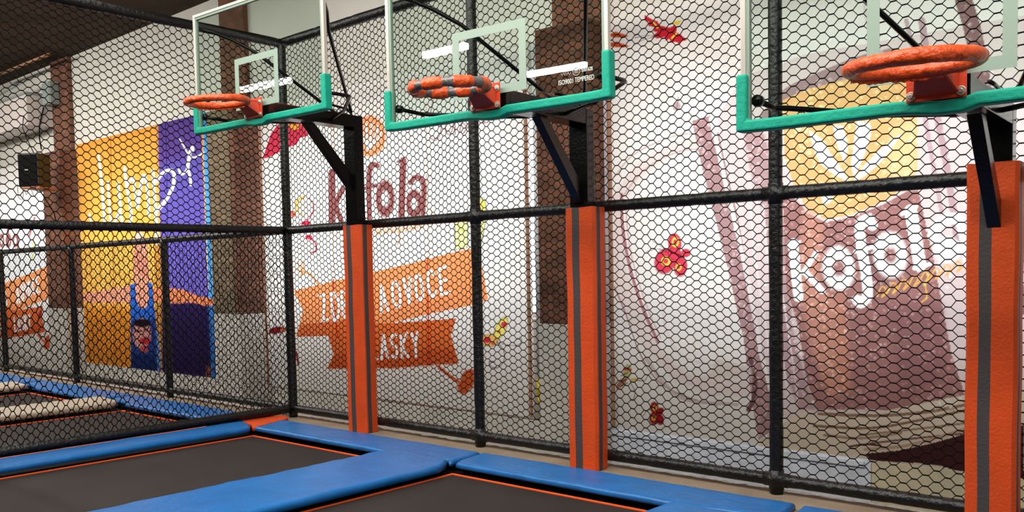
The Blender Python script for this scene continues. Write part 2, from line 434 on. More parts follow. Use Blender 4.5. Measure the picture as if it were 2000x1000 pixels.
for i in range(3):
    x0, x1 = PXS[i], PXS[i+1]; pu, pz = prm[i]
    net('lower_net', (x0, -.012, 0), (1, 0, 0), x1-x0, ZB, ZM, pu, pz, F, seed=i, skew=-.02)
    net('upper_net', (x0, -.012, 0), (1, 0, 0), x1-x0, ZM, ZTOP, pu*(.92 if i == 0 else .98), pz*(1.1 if i == 0 else 1.06), F, seed=i+10)
# --- cross fence towards the viewer, left
G = empty('net_fence'); tag(G, 'tall black net fence coming towards the viewer on the left, starting at the corner post', 'fence')
sleeve(MB(), (0, 0, .004), (0, 0, ZTOP+.04), r=.05).build('corner_post', M['rubber'], G)
sleeve(MB(), (0, -3.25, .004), (0, -3.25, ZTOP+.04), r=.047).build('post', M['rubber'], G)
for nm, z in (('top_rail', ZTOP), ('middle_rail', ZM), ('bottom_rail', ZB)):
    sleeve(MB(), (0, -.05, z), (0, -5.6, z), r=.05 if nm != 'middle_rail' else .042).build(nm, M['rubber'], G)
net('lower_net', (.012, 0, 0), (0, -1, 0), 3.25, ZB, ZM, .088, .092, G, e=.22, seed=21, rad=.0046)
net('upper_net', (.012, 0, 0), (0, -1, 0), 3.25, ZM, ZTOP, .122, .074, G, seed=22, rad=.0042, skew=.04)
net('lower_net', (.012, -3.25, 0), (0, -1, 0), 2.35, ZB, ZM, .088, .092, G, e=.22, seed=23, rad=.0046)
net('upper_net', (.012, -3.25, 0), (0, -1, 0), 2.35, ZM, ZTOP, .122, .074, G, seed=24, rad=.0042)
# --- long fence, low part (left of the corner)
H = empty('net_fence'); tag(H, 'low black net fence along the far wall, seen through the left net', 'fence')
LX = [0, -2.79, -5.68, -8.59, -11.5]
for x in LX[1:]: sleeve(MB(), (x, 0, .004), (x, 0, ZM), r=.046).build('post', M['rubber'], H)
for nm, z in (('top_rail', ZM), ('bottom_rail', ZB)):
    sleeve(MB(), (-.05, 0, z), (-11.5, 0, z), r=.042).build(nm, M['rubber'], H)
for i in range(4):
    net('net', (LX[i+1], -.012, 0), (1, 0, 0), LX[i]-LX[i+1], ZB, ZM, .115, .062, H, seed=31+i, rad=.0026)

# ================================================================ BASKETBALL STANDS
GLASS = bpy.data.materials.new('tempered_glass'); GLASS.use_nodes = True
nt = GLASS.node_tree; nt.nodes.clear()
o_ = nt.nodes.new('ShaderNodeOutputMaterial'); mx = nt.nodes.new('ShaderNodeMixShader'); tr = nt.nodes.new('ShaderNodeBsdfTransparent')
gl = nt.nodes.new('ShaderNodeBsdfGlossy'); fr = nt.nodes.new('ShaderNodeFresnel')
tr.inputs[0].default_value = (.875, .93, .895, 1); gl.inputs[1].default_value = .0; gl.inputs[0].default_value = (1, 1, 1, 1); fr.inputs[0].default_value = 1.5
ge = nt.nodes.new('ShaderNodeNewGeometry'); iv = nt.nodes.new('ShaderNodeMath'); iv.operation = 'SUBTRACT'; iv.inputs[0].default_value = 1; ml = nt.nodes.new('ShaderNodeMath'); ml.operation = 'MULTIPLY'
nt.links.new(ge.outputs['Backfacing'], iv.inputs[1]); nt.links.new(fr.outputs[0], ml.inputs[0]); nt.links.new(iv.outputs[0], ml.inputs[1])
nt.links.new(ml.outputs[0], mx.inputs[0]); nt.links.new(tr.outputs[0], mx.inputs[1]); nt.links.new(gl.outputs[0], mx.inputs[2]); nt.links.new(mx.outputs[0], o_.inputs[0])
SQ = mat('pale_green_print', (134, 154, 140), .5)
PRT = mat('white_print', (205, 210, 204), .5)

def text_mesh(name, body, size, m, parent, loc, rot, sx=1.0, thick=.0006, align='CENTER'):
    c = bpy.data.curves.new(name, 'FONT'); c.body = body; c.size = size; c.extrude = thick; c.align_x = align; c.resolution_u = 4
    t = bpy.data.objects.new(name, c); COL.objects.link(t)
    dg = bpy.context.evaluated_depsgraph_get(); me = bpy.data.meshes.new_from_object(t.evaluated_get(dg))
    bpy.data.objects.remove(t); me.materials.clear(); me.materials.append(m)
    o = bpy.data.objects.new(name, me); COL.objects.link(o); o.location = loc; o.rotation_euler = rot; o.scale = (sx, 1, 1)
    if parent: o.parent = parent
    return o

def stand(px, py, th, a, zb, label, plabel, rimkind, pdx=0.0, board_shift=0.0, roll=0.0):
    """local frame: +x along the board, -y towards the court, origin at the foot of the post"""
    R = empty('basketball_stand', (px, py, 0), th); tag(R, label, 'basketball hoop')
    hx, yf, yb = .082, -.07, .043
    zt, zl = zb+.18, zb+.06
    MB().box(-hx, hx, yf, yb, .004, zt-.001).build('post', M['steel'], R, bevel=.006)
    b = MB(); b.box(-hx, hx, -a+.10, yf-.001, zl, zt); b.build('beam', M['steel'], R, bevel=.005)
    # diagonal brace
    b = MB(); w = .036
    b.prism([(-w, yf-.002, zb-.56), (-w, yf-.002, zb-.40), (-w, -.53, zl-.002), (-w, -.64, zl-.002)], (2*w, 0, 0)); b.build('brace', M['steel'], R, bevel=.004)
    # rear rods
    for s in (-1, 1):
        b = MB(); r = .014
        b.tube([(s*.86, -a+.03, zb+.97), (s*.80, -a+.12, zb+.95), (s*.70, -a+.24, zb+.89), (s*.55, -a+.38, zb+.78), (s*.10, -.12, zb+.20)], r*1.15, 10)
        b.build('upper_rod', M['steel'], R)
        b = MB(); b.tube([(s*.88, -a+.03, zb+.15), (s*.90, -a+.27, zb+.15), (s*.89, -a+.30, zb+.148), (s*.84, -a+.34, zb+.145), (s*.45, -.52, zb+.12), (s*.07, -.36, zb+.10)], r*1.1, 10)
        b.build('lower_rod', M['steel'], R)
        b = MB(); b.tube([(s*.88, -a+.012, zb+.15), (s*.88, -a+.05, zb+.15)], .03, 14); b.build('rod_foot', M['steel'], R)
    b = MB(); b.box(-.13, .13, -a+.012, -a+.10, zb+.03, zb+.20); b.build('mounting_block', M['steel'], R, bevel=.004)
    b = MB()      # little chain and loop on the beam
    b.tube([(.03, -.42, zt+.07), (.03, -.30, zt+.075), (.03, -.12, zt+.06), (.03, -.06, zt+.02), (.03, -.045, zt-.02)], .012, 8)
    for k in range(7):
        c = Vector((.03, -.40+k*.045, zt+.02+.012*math.sin(k*2.2)))
        b.tube([c+Vector((0, .022*math.cos(t), .014*math.sin(t))) for t in np.linspace(0, 2*PI, 9)[:-1]], .004, 6, closed=True)
    b.build('adjuster_chain', M['steel'], R)
    # backboard (sub-parts hang from its frame)
    W2, HH = .955, 1.115; bs = board_shift
    Yb = -a
    fr = MB(); t = .028; d0, d1 = Yb-.018, Yb+.018
    fr.box(-W2, -W2+t, d0, d1, 0, HH); fr.box(W2-t, W2, d0, d1, 0, HH); fr.box(-W2+t, W2-t, d0, d1, HH-t, HH); fr.box(-W2+t, W2-t, d0, d1, 0, t)
    FRm = fr.build('backboard', M['alu'], R, bevel=.004); FRm.location = (bs, 0, zb); FRm.rotation_euler = (0, roll, 0)
    FRm['label'] = 'clear tempered glass backboard in a silver frame'
    fi = MB(); k = .020
    fi.box(-W2+t, -W2+t+k, d0+.006, d1-.002, t, HH-t); fi.box(W2-t-k, W2-t, d0+.006, d1-.002, t, HH-t); fi.box(-W2+t+k, W2-t-k, d0+.006, d1-.002, HH-t-k, HH-t)
    fi.build('inner_frame', M['alug'], FRm)
    MB().box(-W2+t+.002, W2-t-.002, Yb-.004, Yb+.004, t+.002, HH-t-.002).build('glass_pane', GLASS, FRm)
    q = MB(); sx, s0, s1, tw = .318, .135, .60, .058; yy0, yy1 = Yb-.0065, Yb-.0045
    q.box(-sx, sx, yy0, yy1, s1-tw, s1); q.box(-sx, sx, yy0, yy1, s0, s0+tw); q.box(-sx, -sx+tw, yy0, yy1, s0+tw, s1-tw); q.box(sx-tw, sx, yy0, yy1, s0+tw, s1-tw)
    q.build('target_square', SQ, FRm)
    # teal edge padding, one strip with a notch under the rim plate, turned up at both ends
    def padstrip(pts, w2=.030, d=.040):
        P = [Vector((p[0], 0, p[1])) for p in pts]; bm = MB()
        outl = []
        for i, p in enumerate(P):
            pr_, nx_ = P[max(i-1, 0)], P[min(i+1, len(P)-1)]
            d1_ = (p-pr_).normalized() if i > 0 else (nx_-p).normalized(); d2_ = (nx_-p).normalized() if i < len(P)-1 else d1_
            n1 = Vector((-d1_.z, 0, d1_.x)); n2 = Vector((-d2_.z, 0, d2_.x)); mm = (n1+n2).normalized(); kk = 1/max(.3, mm.dot(n1))
            outl.append((p+mm*w2*kk, p-mm*w2*kk))
        vs = []
        for a_, b_ in outl:
            vs += [(a_.x, Yb-d, a_.z), (b_.x, Yb-d, b_.z), (b_.x, Yb+d, b_.z), (a_.x, Yb+d, a_.z)]
        n_ = len(outl); fs = [(0, 1, 2, 3), tuple(4*(n_-1)+i for i in (3, 2, 1, 0))]
        for i in range(n_-1):
            for j in range(4): fs.append((4*i+j, 4*i+4+j, 4*i+4+(j+1) % 4, 4*i+(j+1) % 4))
        bm.add(vs, fs); return bm
    pp = [(-W2+.012, .285), (-W2+.010, .020)]
    pp += [(x, .016) for x in np.linspace(-.8, -.2, 6)] + [(-.125, .012), (0, -.004), (.10, -.004), (.17, .016)] + [(x, .016) for x in np.linspace(.3, .8, 5)]
    pp += [(W2-.010, .020), (W2-.012, .285)]
    po = padstrip(pp).build('edge_padding', M['teal'], FRm, bevel=.014, seg=3)
    for pol in po.data.polygons: pol.use_smooth = False
    # rim plate with bolts
    rz = .150
    pl = MB()
    pl.box(-.128, .128, Yb-.052, Yb-.043, .028, .200)
    hoop = pl.build('rim_plate', M['plate'], R, bevel=.003); hoop.location = (bs, 0, zb)
    g = MB()
    g.prism([(-.10, Yb-.053, rz+.012), (.10, Yb-.053, rz+.012), (.062, Yb-.165, rz+.012), (-.062, Yb-.165, rz+.012)], (0, 0, .007))
    for s in (-1, 1):
        g.prism([(s*.098, Yb-.053, rz+.011), (s*.098, Yb-.053, .050), (s*.064, Yb-.160, rz-.028), (s*.060, Yb-.165, rz+.011)], (-s*.006, 0, 0))
    g.prism([(-.094, Yb-.053, .048), (.094, Yb-.053, .048), (.060, Yb-.163, rz-.030), (-.060, Yb-.163, rz-.030)], (0, 0, .006))
    g.build('rim_neck', M['plate'], hoop, bevel=.002)
    for sx_, sz_ in ((-1, 0), (1, 0), (1, 1), (-1, 1)):
        c = (sx_*.106, Yb-.052, .055+sz_*.105)
        bb = MB(); bb.tube([(c[0], c[1], c[2]), (c[0], c[1]-.006, c[2])], .021, 18, smooth=False); bb.tube([(c[0], c[1]-.006, c[2]), (c[0], c[1]-.016, c[2])], .011, 6, smooth=False)
        bb.build('bolt', M['bolt'], hoop, bevel=.001)
    # ring, wrapped in crinkled vinyl
    rc = Vector((0, Yb-.415, rz)); RJ, rn = (.250, .242, .252)[rimkind], {0: .029, 1: .036, 2: .032}[rimkind]
    nj = 120; ring = MB()
    tape_on = lambda i: rimkind == 1 and (i % 15) >= 10
    sd = rimkind*13.7
    def rf(i, p):
        out = []
        for j in range(18):
            q = Vector((p.x*9, p.y*9, sd+.9*math.sin(2*PI*j/18)))
            w_ = 1+.16*mnoise.noise(q)+.10*mnoise.noise(q*3)
            if rimkind == 1: w_ *= .84 if tape_on(i) else 1.06+.08*math.sin((i % 15)/10*PI)
            out.append(rn*w_)
        return out
    pts = [rc+Vector((RJ*math.cos(2*PI*i/nj), RJ*math.sin(2*PI*i/nj), -.022+.075*RJ*math.sin(2*PI*i/nj))) for i in range(nj)]
    ring.tube(pts, rn, 18, closed=True, rfun=rf)
    if rimkind == 1:
        # split the ring: wrapped stretches and duct-taped bands
        mi = []
        for i in range(nj):
            mi += [1 if tape_on(i) else 0]*18
        ring.m = mi
    ro = ring.build('ring', [M['wrap'], M['tape']], hoop)
    ro['label'] = {0: 'ring wrapped in orange vinyl', 1: 'ring wrapped in orange vinyl with grey tape bands', 2: 'ring wrapped in crinkled orange vinyl'}[rimkind]
    # loose vinyl skirt hanging under the ring
    if rimkind != 1:
        sk = MB(); n2 = 60; vs = []
        for i in range(n2+1):
            t_ = PI*.42+i/n2*PI*.62
            x_, y_ = rc.x+RJ*math.cos(t_), rc.y+RJ*math.sin(t_); zk = -.022+.075*RJ*math.sin(t_)
            dr = .012*mnoise.noise(Vector((i*.4, 0, sd))); vs += [(x_, y_, rz+zk-rn*.7), (x_*(1+dr), y_+dr*.3, rz+zk-rn-.012+dr)]
        sk.add(vs, [(2*i, 2*i+1, 2*i+3, 2*i+2) for i in range(n2)], 0, True)
        so = sk.build('wrap_skirt', M['wrap'], hoop); so.modifiers.new('s', 'SOLIDIFY').thickness = .002
    # wrap-around post padding: a thing of its own
    A = empty('post_pad', (px+pdx, py, 0), th); tag(A, plabel, 'post pad', 'striped pads round the basketball posts')
    zp = 2.075 + (.075 if rimkind == 2 else 0)
    def shell(bm_, z0_, z1_):
        pass
    PXw, PYf, PYb = .135, -.112, .046
    sh = MB(); nzz = 34
    ring_xy = [(-PXw, PYb), (-PXw, PYf+.02), (-PXw+.02, PYf), (-.065, PYf), (-.064, PYf), (0.0, PYf), (.001, PYf), (PXw-.02, PYf), (PXw, PYf+.02), (PXw, PYf+.035), (PXw, PYf+.036), (PXw, PYf+.085), (PXw, PYf+.086), (PXw, PYb)]
    mats_ = [0, 0, 0, 1, 1, 1, 0, 0, 0, 0, 1, 1, 0]   # colour of the wall between point k and k+1
    mats_ = [0, 0, 0, 1, 1, 0, 0, 0, 0, 1, 1, 0, 0]
    vs = []; fs = []; ms = []; npt = len(ring_xy)
    for k in range(nzz+1):
        z_ = .004+(zp-.004)*k/nzz
        for jn, (x_, y_) in enumerate(ring_xy):
            nn = .005*mnoise.noise(Vector((x_*5, z_*2.5, px)))
            kx = 1 + (.02*math.sin(z_*3+px))*.3
            vs.append((x_*kx+nn, y_+nn*.8, z_+(.012*mnoise.noise(Vector((x_*20, 3, px))) if k == nzz else 0)))
    for k in range(nzz):
        for j in range(npt-1):
            fs.append((k*npt+j, k*npt+j+1, (k+1)*npt+j+1, (k+1)*npt+j)); ms.append(mats_[j])
    pa = MB(); pa.v = vs; pa.f = fs; pa.m = [0]*len(fs); pa.sm = [False]*len(fs)
    pa.f = [f for f, m_ in zip(fs, ms) if m_ == 0]; pa.m = [0]*len(pa.f); pa.sm = [False]*len(pa.f)
    po = pa.build('padding', M['orange'], A); sm_ = po.modifiers.new('s', 'SOLIDIFY'); sm_.thickness = .022; sm_.offset = -1
    # closing the narrow gap under the stripes, then the stripes themselves
    st = MB(); st.v = vs; st.f = [f for f, m_ in zip(fs, ms) if m_ == 1]; st.m = [0]*len(st.f); st.sm = [False]*len(st.f)
    so = st.build('stripe', M['stripe'], A); sm_ = so.modifiers.new('s', 'SOLIDIFY'); sm_.thickness = .022; sm_.offset = -1
    so['label'] = 'dark grey vertical stripes'
    return R, FRm, hoop

s1 = stand(1.349, -.10, .0516, 1.134, 2.970,
      'farthest basketball hoop, smallest in the picture, with a plain orange wrapped ring',
      'orange post pad with grey stripes round the leftmost basketball post', 0, .035)
s2 = stand(4.188, -.10, .0836, 1.177, 2.660,
      'middle basketball hoop, its ring wrapped in orange vinyl and grey tape bands',
      'orange post pad with grey stripes round the middle basketball post', 1, .03)
s3 = stand(7.170, -.10, .0535, 1.345, 2.298,
      'nearest basketball hoop at the right, lowest glass board with a thick orange wrapped ring',
      'orange post pad with grey stripes round the rightmost basketball post, cut by the picture edge', 2, -.01)
# printed safety marking on the middle board
FR2 = s2[1]; yb_ = -1.177-.0062
rt = (PI/2, 0, 0)
text_mesh('printed_text', 'ISO9001', .044, PRT, FR2, (.632, yb_, .122), rt, .78)
text_mesh('printed_text', 'TEMPERED', .044, PRT, FR2, (.772, yb_, .124), rt, .70)
text_mesh('printed_text', 'E001628', .034, PRT, FR2, (.792, yb_, .182), rt, .70)
text_mesh('printed_text', 'CCC', .024, PRT, FR2, (.712, yb_, .182), rt, .60)
rb = MB(); rb.tube([(.712+.026*math.cos(t), yb_, .190+.024*math.sin(t)) for t in np.linspace(0, 2*PI, 25)[:-1]], .0014, 6, closed=True); rb.build('printed_ring', PRT, FR2)
sc_ = MB(); sc_.tube([(.590+.0062*k+.003*math.sin(k*1.7), yb_, .186+.010*math.sin(k*2.1)) for k in range(14)], .0011, 5); sc_.build('printed_script', PRT, FR2)

# ================================================================ BANNERS (painted cloth)
class Cloth:
    """printed banner: a fine sheet on the wall whose colours are laid down shape by shape.
    Shapes are traced in the photograph's frame and carried onto the sheet's own plane."""
    def __init__(s, x0, x1, z0, z1, y, step, base):
        s.nx = int((x1-x0)/step)+1; s.nz = int((z1-z0)/step)+1
        X, Z = np.meshgrid(np.linspace(x0, x1, s.nx), np.linspace(z0, z1, s.nz)); s.X = X; s.Z = Z; s.y = y
        P = np.stack([X-CAM[0], np.full_like(X, y)-CAM[1], Z-CAM[2]], -1) @ _MT.T
        s.u = 1000+FOC*P[..., 0]/P[..., 2]; s.v = PPY-FOC*P[..., 1]/P[..., 2]
        s.c = np.zeros(X.shape+(3,)); s.c[:] = lin(base)
    def _mix(s, a, col, al=1.0):
        col = np.array(lin(col)) if len(np.shape(col)) == 1 else col
        a = np.clip(a, 0, 1)[..., None]*al; s.c[:] = s.c*(1-a)+col*a
    def poly(s, pts, col, al=1.0, soft=0):
        m = s.mask(pts)
        if soft:
            for _ in range(soft):
                m = (m+np.roll(m, 1, 0)+np.roll(m, -1, 0)+np.roll(m, 1, 1)+np.roll(m, -1, 1))/5
        s._mix(m, col, al)
    def mask(s, pts):
        u, v = s.u, s.v; ins = np.zeros(u.shape, bool); n = len(pts)
        for i in range(n):
            x0, y0 = pts[i]; x1, y1 = pts[(i+1) % n]
            if y0 == y1: continue
            c = ((y0 > v) != (y1 > v)) & (u < (x1-x0)*(v-y0)/(y1-y0)+x0); ins ^= c
        return ins.astype(float)
    def dist(s, pts, w):
        d = np.full(s.u.shape, 1e9)
        for i in range(len(pts)-1):
            a = np.array(pts[i], float); b_ = np.array(pts[i+1], float)
            m = (s.u > min(a[0], b_[0])-w-2) & (s.u < max(a[0], b_[0])+w+2) & (s.v > min(a[1], b_[1])-w-2) & (s.v < max(a[1], b_[1])+w+2)
            if not m.any(): continue
            U, V_ = s.u[m], s.v[m]; D = b_-a; L = max((D**2).sum(), 1e-9)
            t = np.clip(((U-a[0])*D[0]+(V_-a[1])*D[1])/L, 0, 1)
            d[m] = np.minimum(d[m], np.hypot(U-a[0]-t*D[0], V_-a[1]-t*D[1]))
        return d
    def stroke(s, pts, w, col, al=1.0):
        d = s.dist(pts, w); s._mix(np.clip(w/2-d+.5, 0, 1), col, al)
    def curve(s, pts, w, col, al=1.0, k=6):
        """smooth stroke (Catmull-Rom)"""
        P = [np.array(p, float) for p in pts]; P = [2*P[0]-P[1]]+P+[2*P[-1]-P[-2]]; out = []
        for i in range(1, len(P)-2):
            for t in np.linspace(0, 1, k, endpoint=False):
                a, b_, c, d = P[i-1:i+3]
                out.append(.5*((2*b_)+(c-a)*t+(2*a-5*b_+4*c-d)*t*t+(3*b_-a-3*c+d)*t**3))
        out.append(P[-2]); s.stroke([tuple(o) for o in out], w, col, al)
    def ell(s, cx, cy, rx, ry, col, ang=0, al=1.0, ring=0, soft=.12):
        c_, s_ = math.cos(ang), math.sin(ang); U = (s.u-cx)*c_+(s.v-cy)*s_; V_ = -(s.u-cx)*s_+(s.v-cy)*c_
        r = np.sqrt((U/rx)**2+(V_/ry)**2)
        m = np.clip((1-r)/soft*.5+.5, 0, 1)
        if ring: m *= np.clip((r-(1-ring))/soft*.5+.5, 0, 1)
        s._mix(m, col, al)
    def build(s, name, m, label, cat, group=None, amp=.006):
        wav = amp*(np.sin(s.X*3.1+1)*np.sin(s.Z*1.9)+.6*np.sin(s.X*7.3+s.Z*2))
        co = np.stack([s.X, s.y+wav, s.Z], -1).reshape(-1, 3)
        nx, nz = s.nx, s.nz; i = np.arange(nx-1)[None]+np.arange(nz-1)[:, None]*nx
        Fq = np.stack([i, i+1, i+nx+1, i+nx], -1).reshape(-1, 4)
        me = bpy.data.meshes.new(name); me.vertices.add(len(co)); me.vertices.foreach_set('co', co.reshape(-1))
        me.loops.add(Fq.size); me.loops.foreach_set('vertex_index', Fq.reshape(-1).astype(np.int32))
        me.polygons.add(len(Fq)); me.polygons.foreach_set('loop_start', np.arange(0, Fq.size, 4, dtype=np.int32)); me.polygons.foreach_set('loop_total', np.full(len(Fq), 4, dtype=np.int32))
        me.polygons.foreach_set('use_smooth', np.ones(len(Fq), bool))
        at = me.color_attributes.new('print', 'FLOAT_COLOR', 'POINT')
        ca = np.concatenate([s.c.reshape(-1, 3), np.ones((len(co), 1))], 1).astype(np.float32); at.data.foreach_set('color', ca.reshape(-1))
        me.materials.append(m); me.update(calc_edges=True)
        o = bpy.data.objects.new(name, me); COL.objects.link(o); tag(o, label, cat, group); return o

def cloth_mat(name, trans=.5):
    m = bpy.data.materials.new(name); m.use_nodes = True; nt = m.node_tree; nt.nodes.clear()
    o = nt.nodes.new('ShaderNodeOutputMaterial'); mx = nt.nodes.new('ShaderNodeMixShader'); d = nt.nodes.new('ShaderNodeBsdfDiffuse'); t = nt.nodes.new('ShaderNodeBsdfTranslucent')
    a = nt.nodes.new('ShaderNodeAttribute'); a.attribute_name = 'print'
    mx.inputs[0].default_value = trans
    nt.links.new(a.outputs['Color'], d.inputs[0]); nt.links.new(a.outputs['Color'], t.inputs[0])
    nt.links.new(d.outputs[0], mx.inputs[1]); nt.links.new(t.outputs[0], mx.inputs[2]); nt.links.new(mx.outputs[0], o.inputs[0])
    return m
CL = cloth_mat('printed_banner_cloth')
YB = 1.27

# --- yellow and purple banner with the acrobat
c = Cloth(-8.33, -3.38, .06, 4.02, YB, .014, (243, 172, 66))
c._mix((c.u < 138).astype(float)*0, (250, 190, 80))
YEL = (250, 184, 84)
c.poly([(100, 200), (500, 100), (520, 900), (100, 900)], YEL)
PUR = (108, 94, 182)
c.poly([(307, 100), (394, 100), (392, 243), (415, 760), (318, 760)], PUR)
c.poly([(307, 100), (394, 100), (394, 300), (309, 320)], (104, 74, 150), .8, soft=20)  # weaker window backlight at the top, painted as darker purple
c.poly([(313, 590), (409, 590), (416, 760), (318, 760)], (48, 34, 84), 1, soft=10)  # purple darkened below the sill: missing backlight painted into the cloth
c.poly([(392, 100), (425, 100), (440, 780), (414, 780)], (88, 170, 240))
c.poly([(408, 590), (430, 590), (440, 780), (414, 780)], (44, 104, 190), .8, soft=14)  # same sill shade painted on the blue strip
c.poly([(120, 600), (258, 600), (258, 800), (120, 800)], (226, 138, 30), .75, soft=30)  # yellow painted darker low down, where the window backlight ends
c.poly([(301, 480), (315, 470), (319, 760), (304, 760)], (190, 130, 60), .8)
for xx in (219, 327): c.stroke([(xx-4, 200), (xx+5, 720)], 1.6, (190, 110, 40) if xx < 300 else (54, 40, 120))
def q5(x, y): return (120+x/4, 250+y/4)
WH = (250, 250, 248)
for w_, pts in ((5.5, [(290,215),(305,330),(320,500),(338,760)]), (4.5, [(365,425),(372,560),(388,760)]), (5, [(440,430),(452,560),(455,640),(412,750)]),
               (4.5, [(452,640),(478,750)]), (6, [(495,310),(510,450),(530,560),(545,680),(532,760)]), (5, [(520,440),(560,390),(575,480),(595,620)]),
               (6, [(598,620),(618,470),(640,370),(665,430),(678,560),(684,680)]), (6, [(715,330),(726,500),(738,700),(745,900)]),
               (7, [(740,420),(790,355),(850,330),(880,370),(862,470),(810,570),(755,640)]), (3.5, [(222,670),(238,745)])):
    c.curve([q5(*p) for p in pts], w_, WH)
c.ell(*q5(1020, 165), 4.2, 6.5, WH)
for w_, pts in ((6.5, [(1005,185),(992,260),(985,330)]), (3, [(985,195),(950,130),(925,88)]), (3.4, [(1008,232),(1060,222),(1112,192)]), (5, [(985,330),(940,362),(918,325)]), (5, [(992,330),(1005,380),(1012,445)])):
    c.curve([q5(*p) for p in pts], w_, WH)
SK = (236, 158, 128)
c.poly([(159, 574), (180, 571), (205, 566), (256, 557), (262, 575), (256, 592), (220, 590), (179, 592), (160, 586)], SK)
c.poly([(300, 562), (330, 563), (356, 565), (384, 577), (418, 584), (417, 596), (402, 598), (380, 592), (337, 592), (300, 588)], (240, 140, 92))
c.poly([(262, 470), (288, 470), (291, 520), (294, 560), (290, 597), (275, 606), (263, 592), (260, 540)], SK)
c.ell(272, 461, 9, 8, (244, 196, 180))
for k in range(9): c.curve([(264+k*3, 480+k*3), (262+k*3, 505), (266+k*3, 530+k*2)], 1.4, (176, 84, 70), .7)
c.poly([(255, 556), (264, 554), (265, 582), (270, 598), (276, 604), (286, 600), (291, 582), (289, 550), (297, 554), (300, 590), (305, 632), (256, 634)], (46, 104, 206))
c.poly([(256, 625), (304, 622), (308, 660), (314, 730), (256, 722)], (40, 70, 150))
c.ell(277, 652, 17, 30, (222, 160, 150)); c.ell(277, 631, 17, 8, (36, 22, 30)); c.ell(283, 666, 11, 7, (206, 50, 60)); c.ell(281, 682, 8, 7, (200, 90, 96))
c.curve([(262, 640), (268, 648), (276, 646)], 3, (90, 30, 40)); c.curve([(280, 640), (290, 648), (294, 642)], 3, (90, 30, 40))
c.poly([(257, 690), (300, 694), (312, 728), (256, 721)], (26, 42, 104), .8, soft=4)
c.poly([(304, 640), (311, 660), (316, 730), (308, 730)], (120, 170, 230), .8)
c.poly([(402, 715), (411, 712), (413, 745), (400, 740)], (150, 80, 70))
c.build('banner', CL, 'yellow and purple banner with white brush lettering and an acrobat in a blue vest', 'banner')

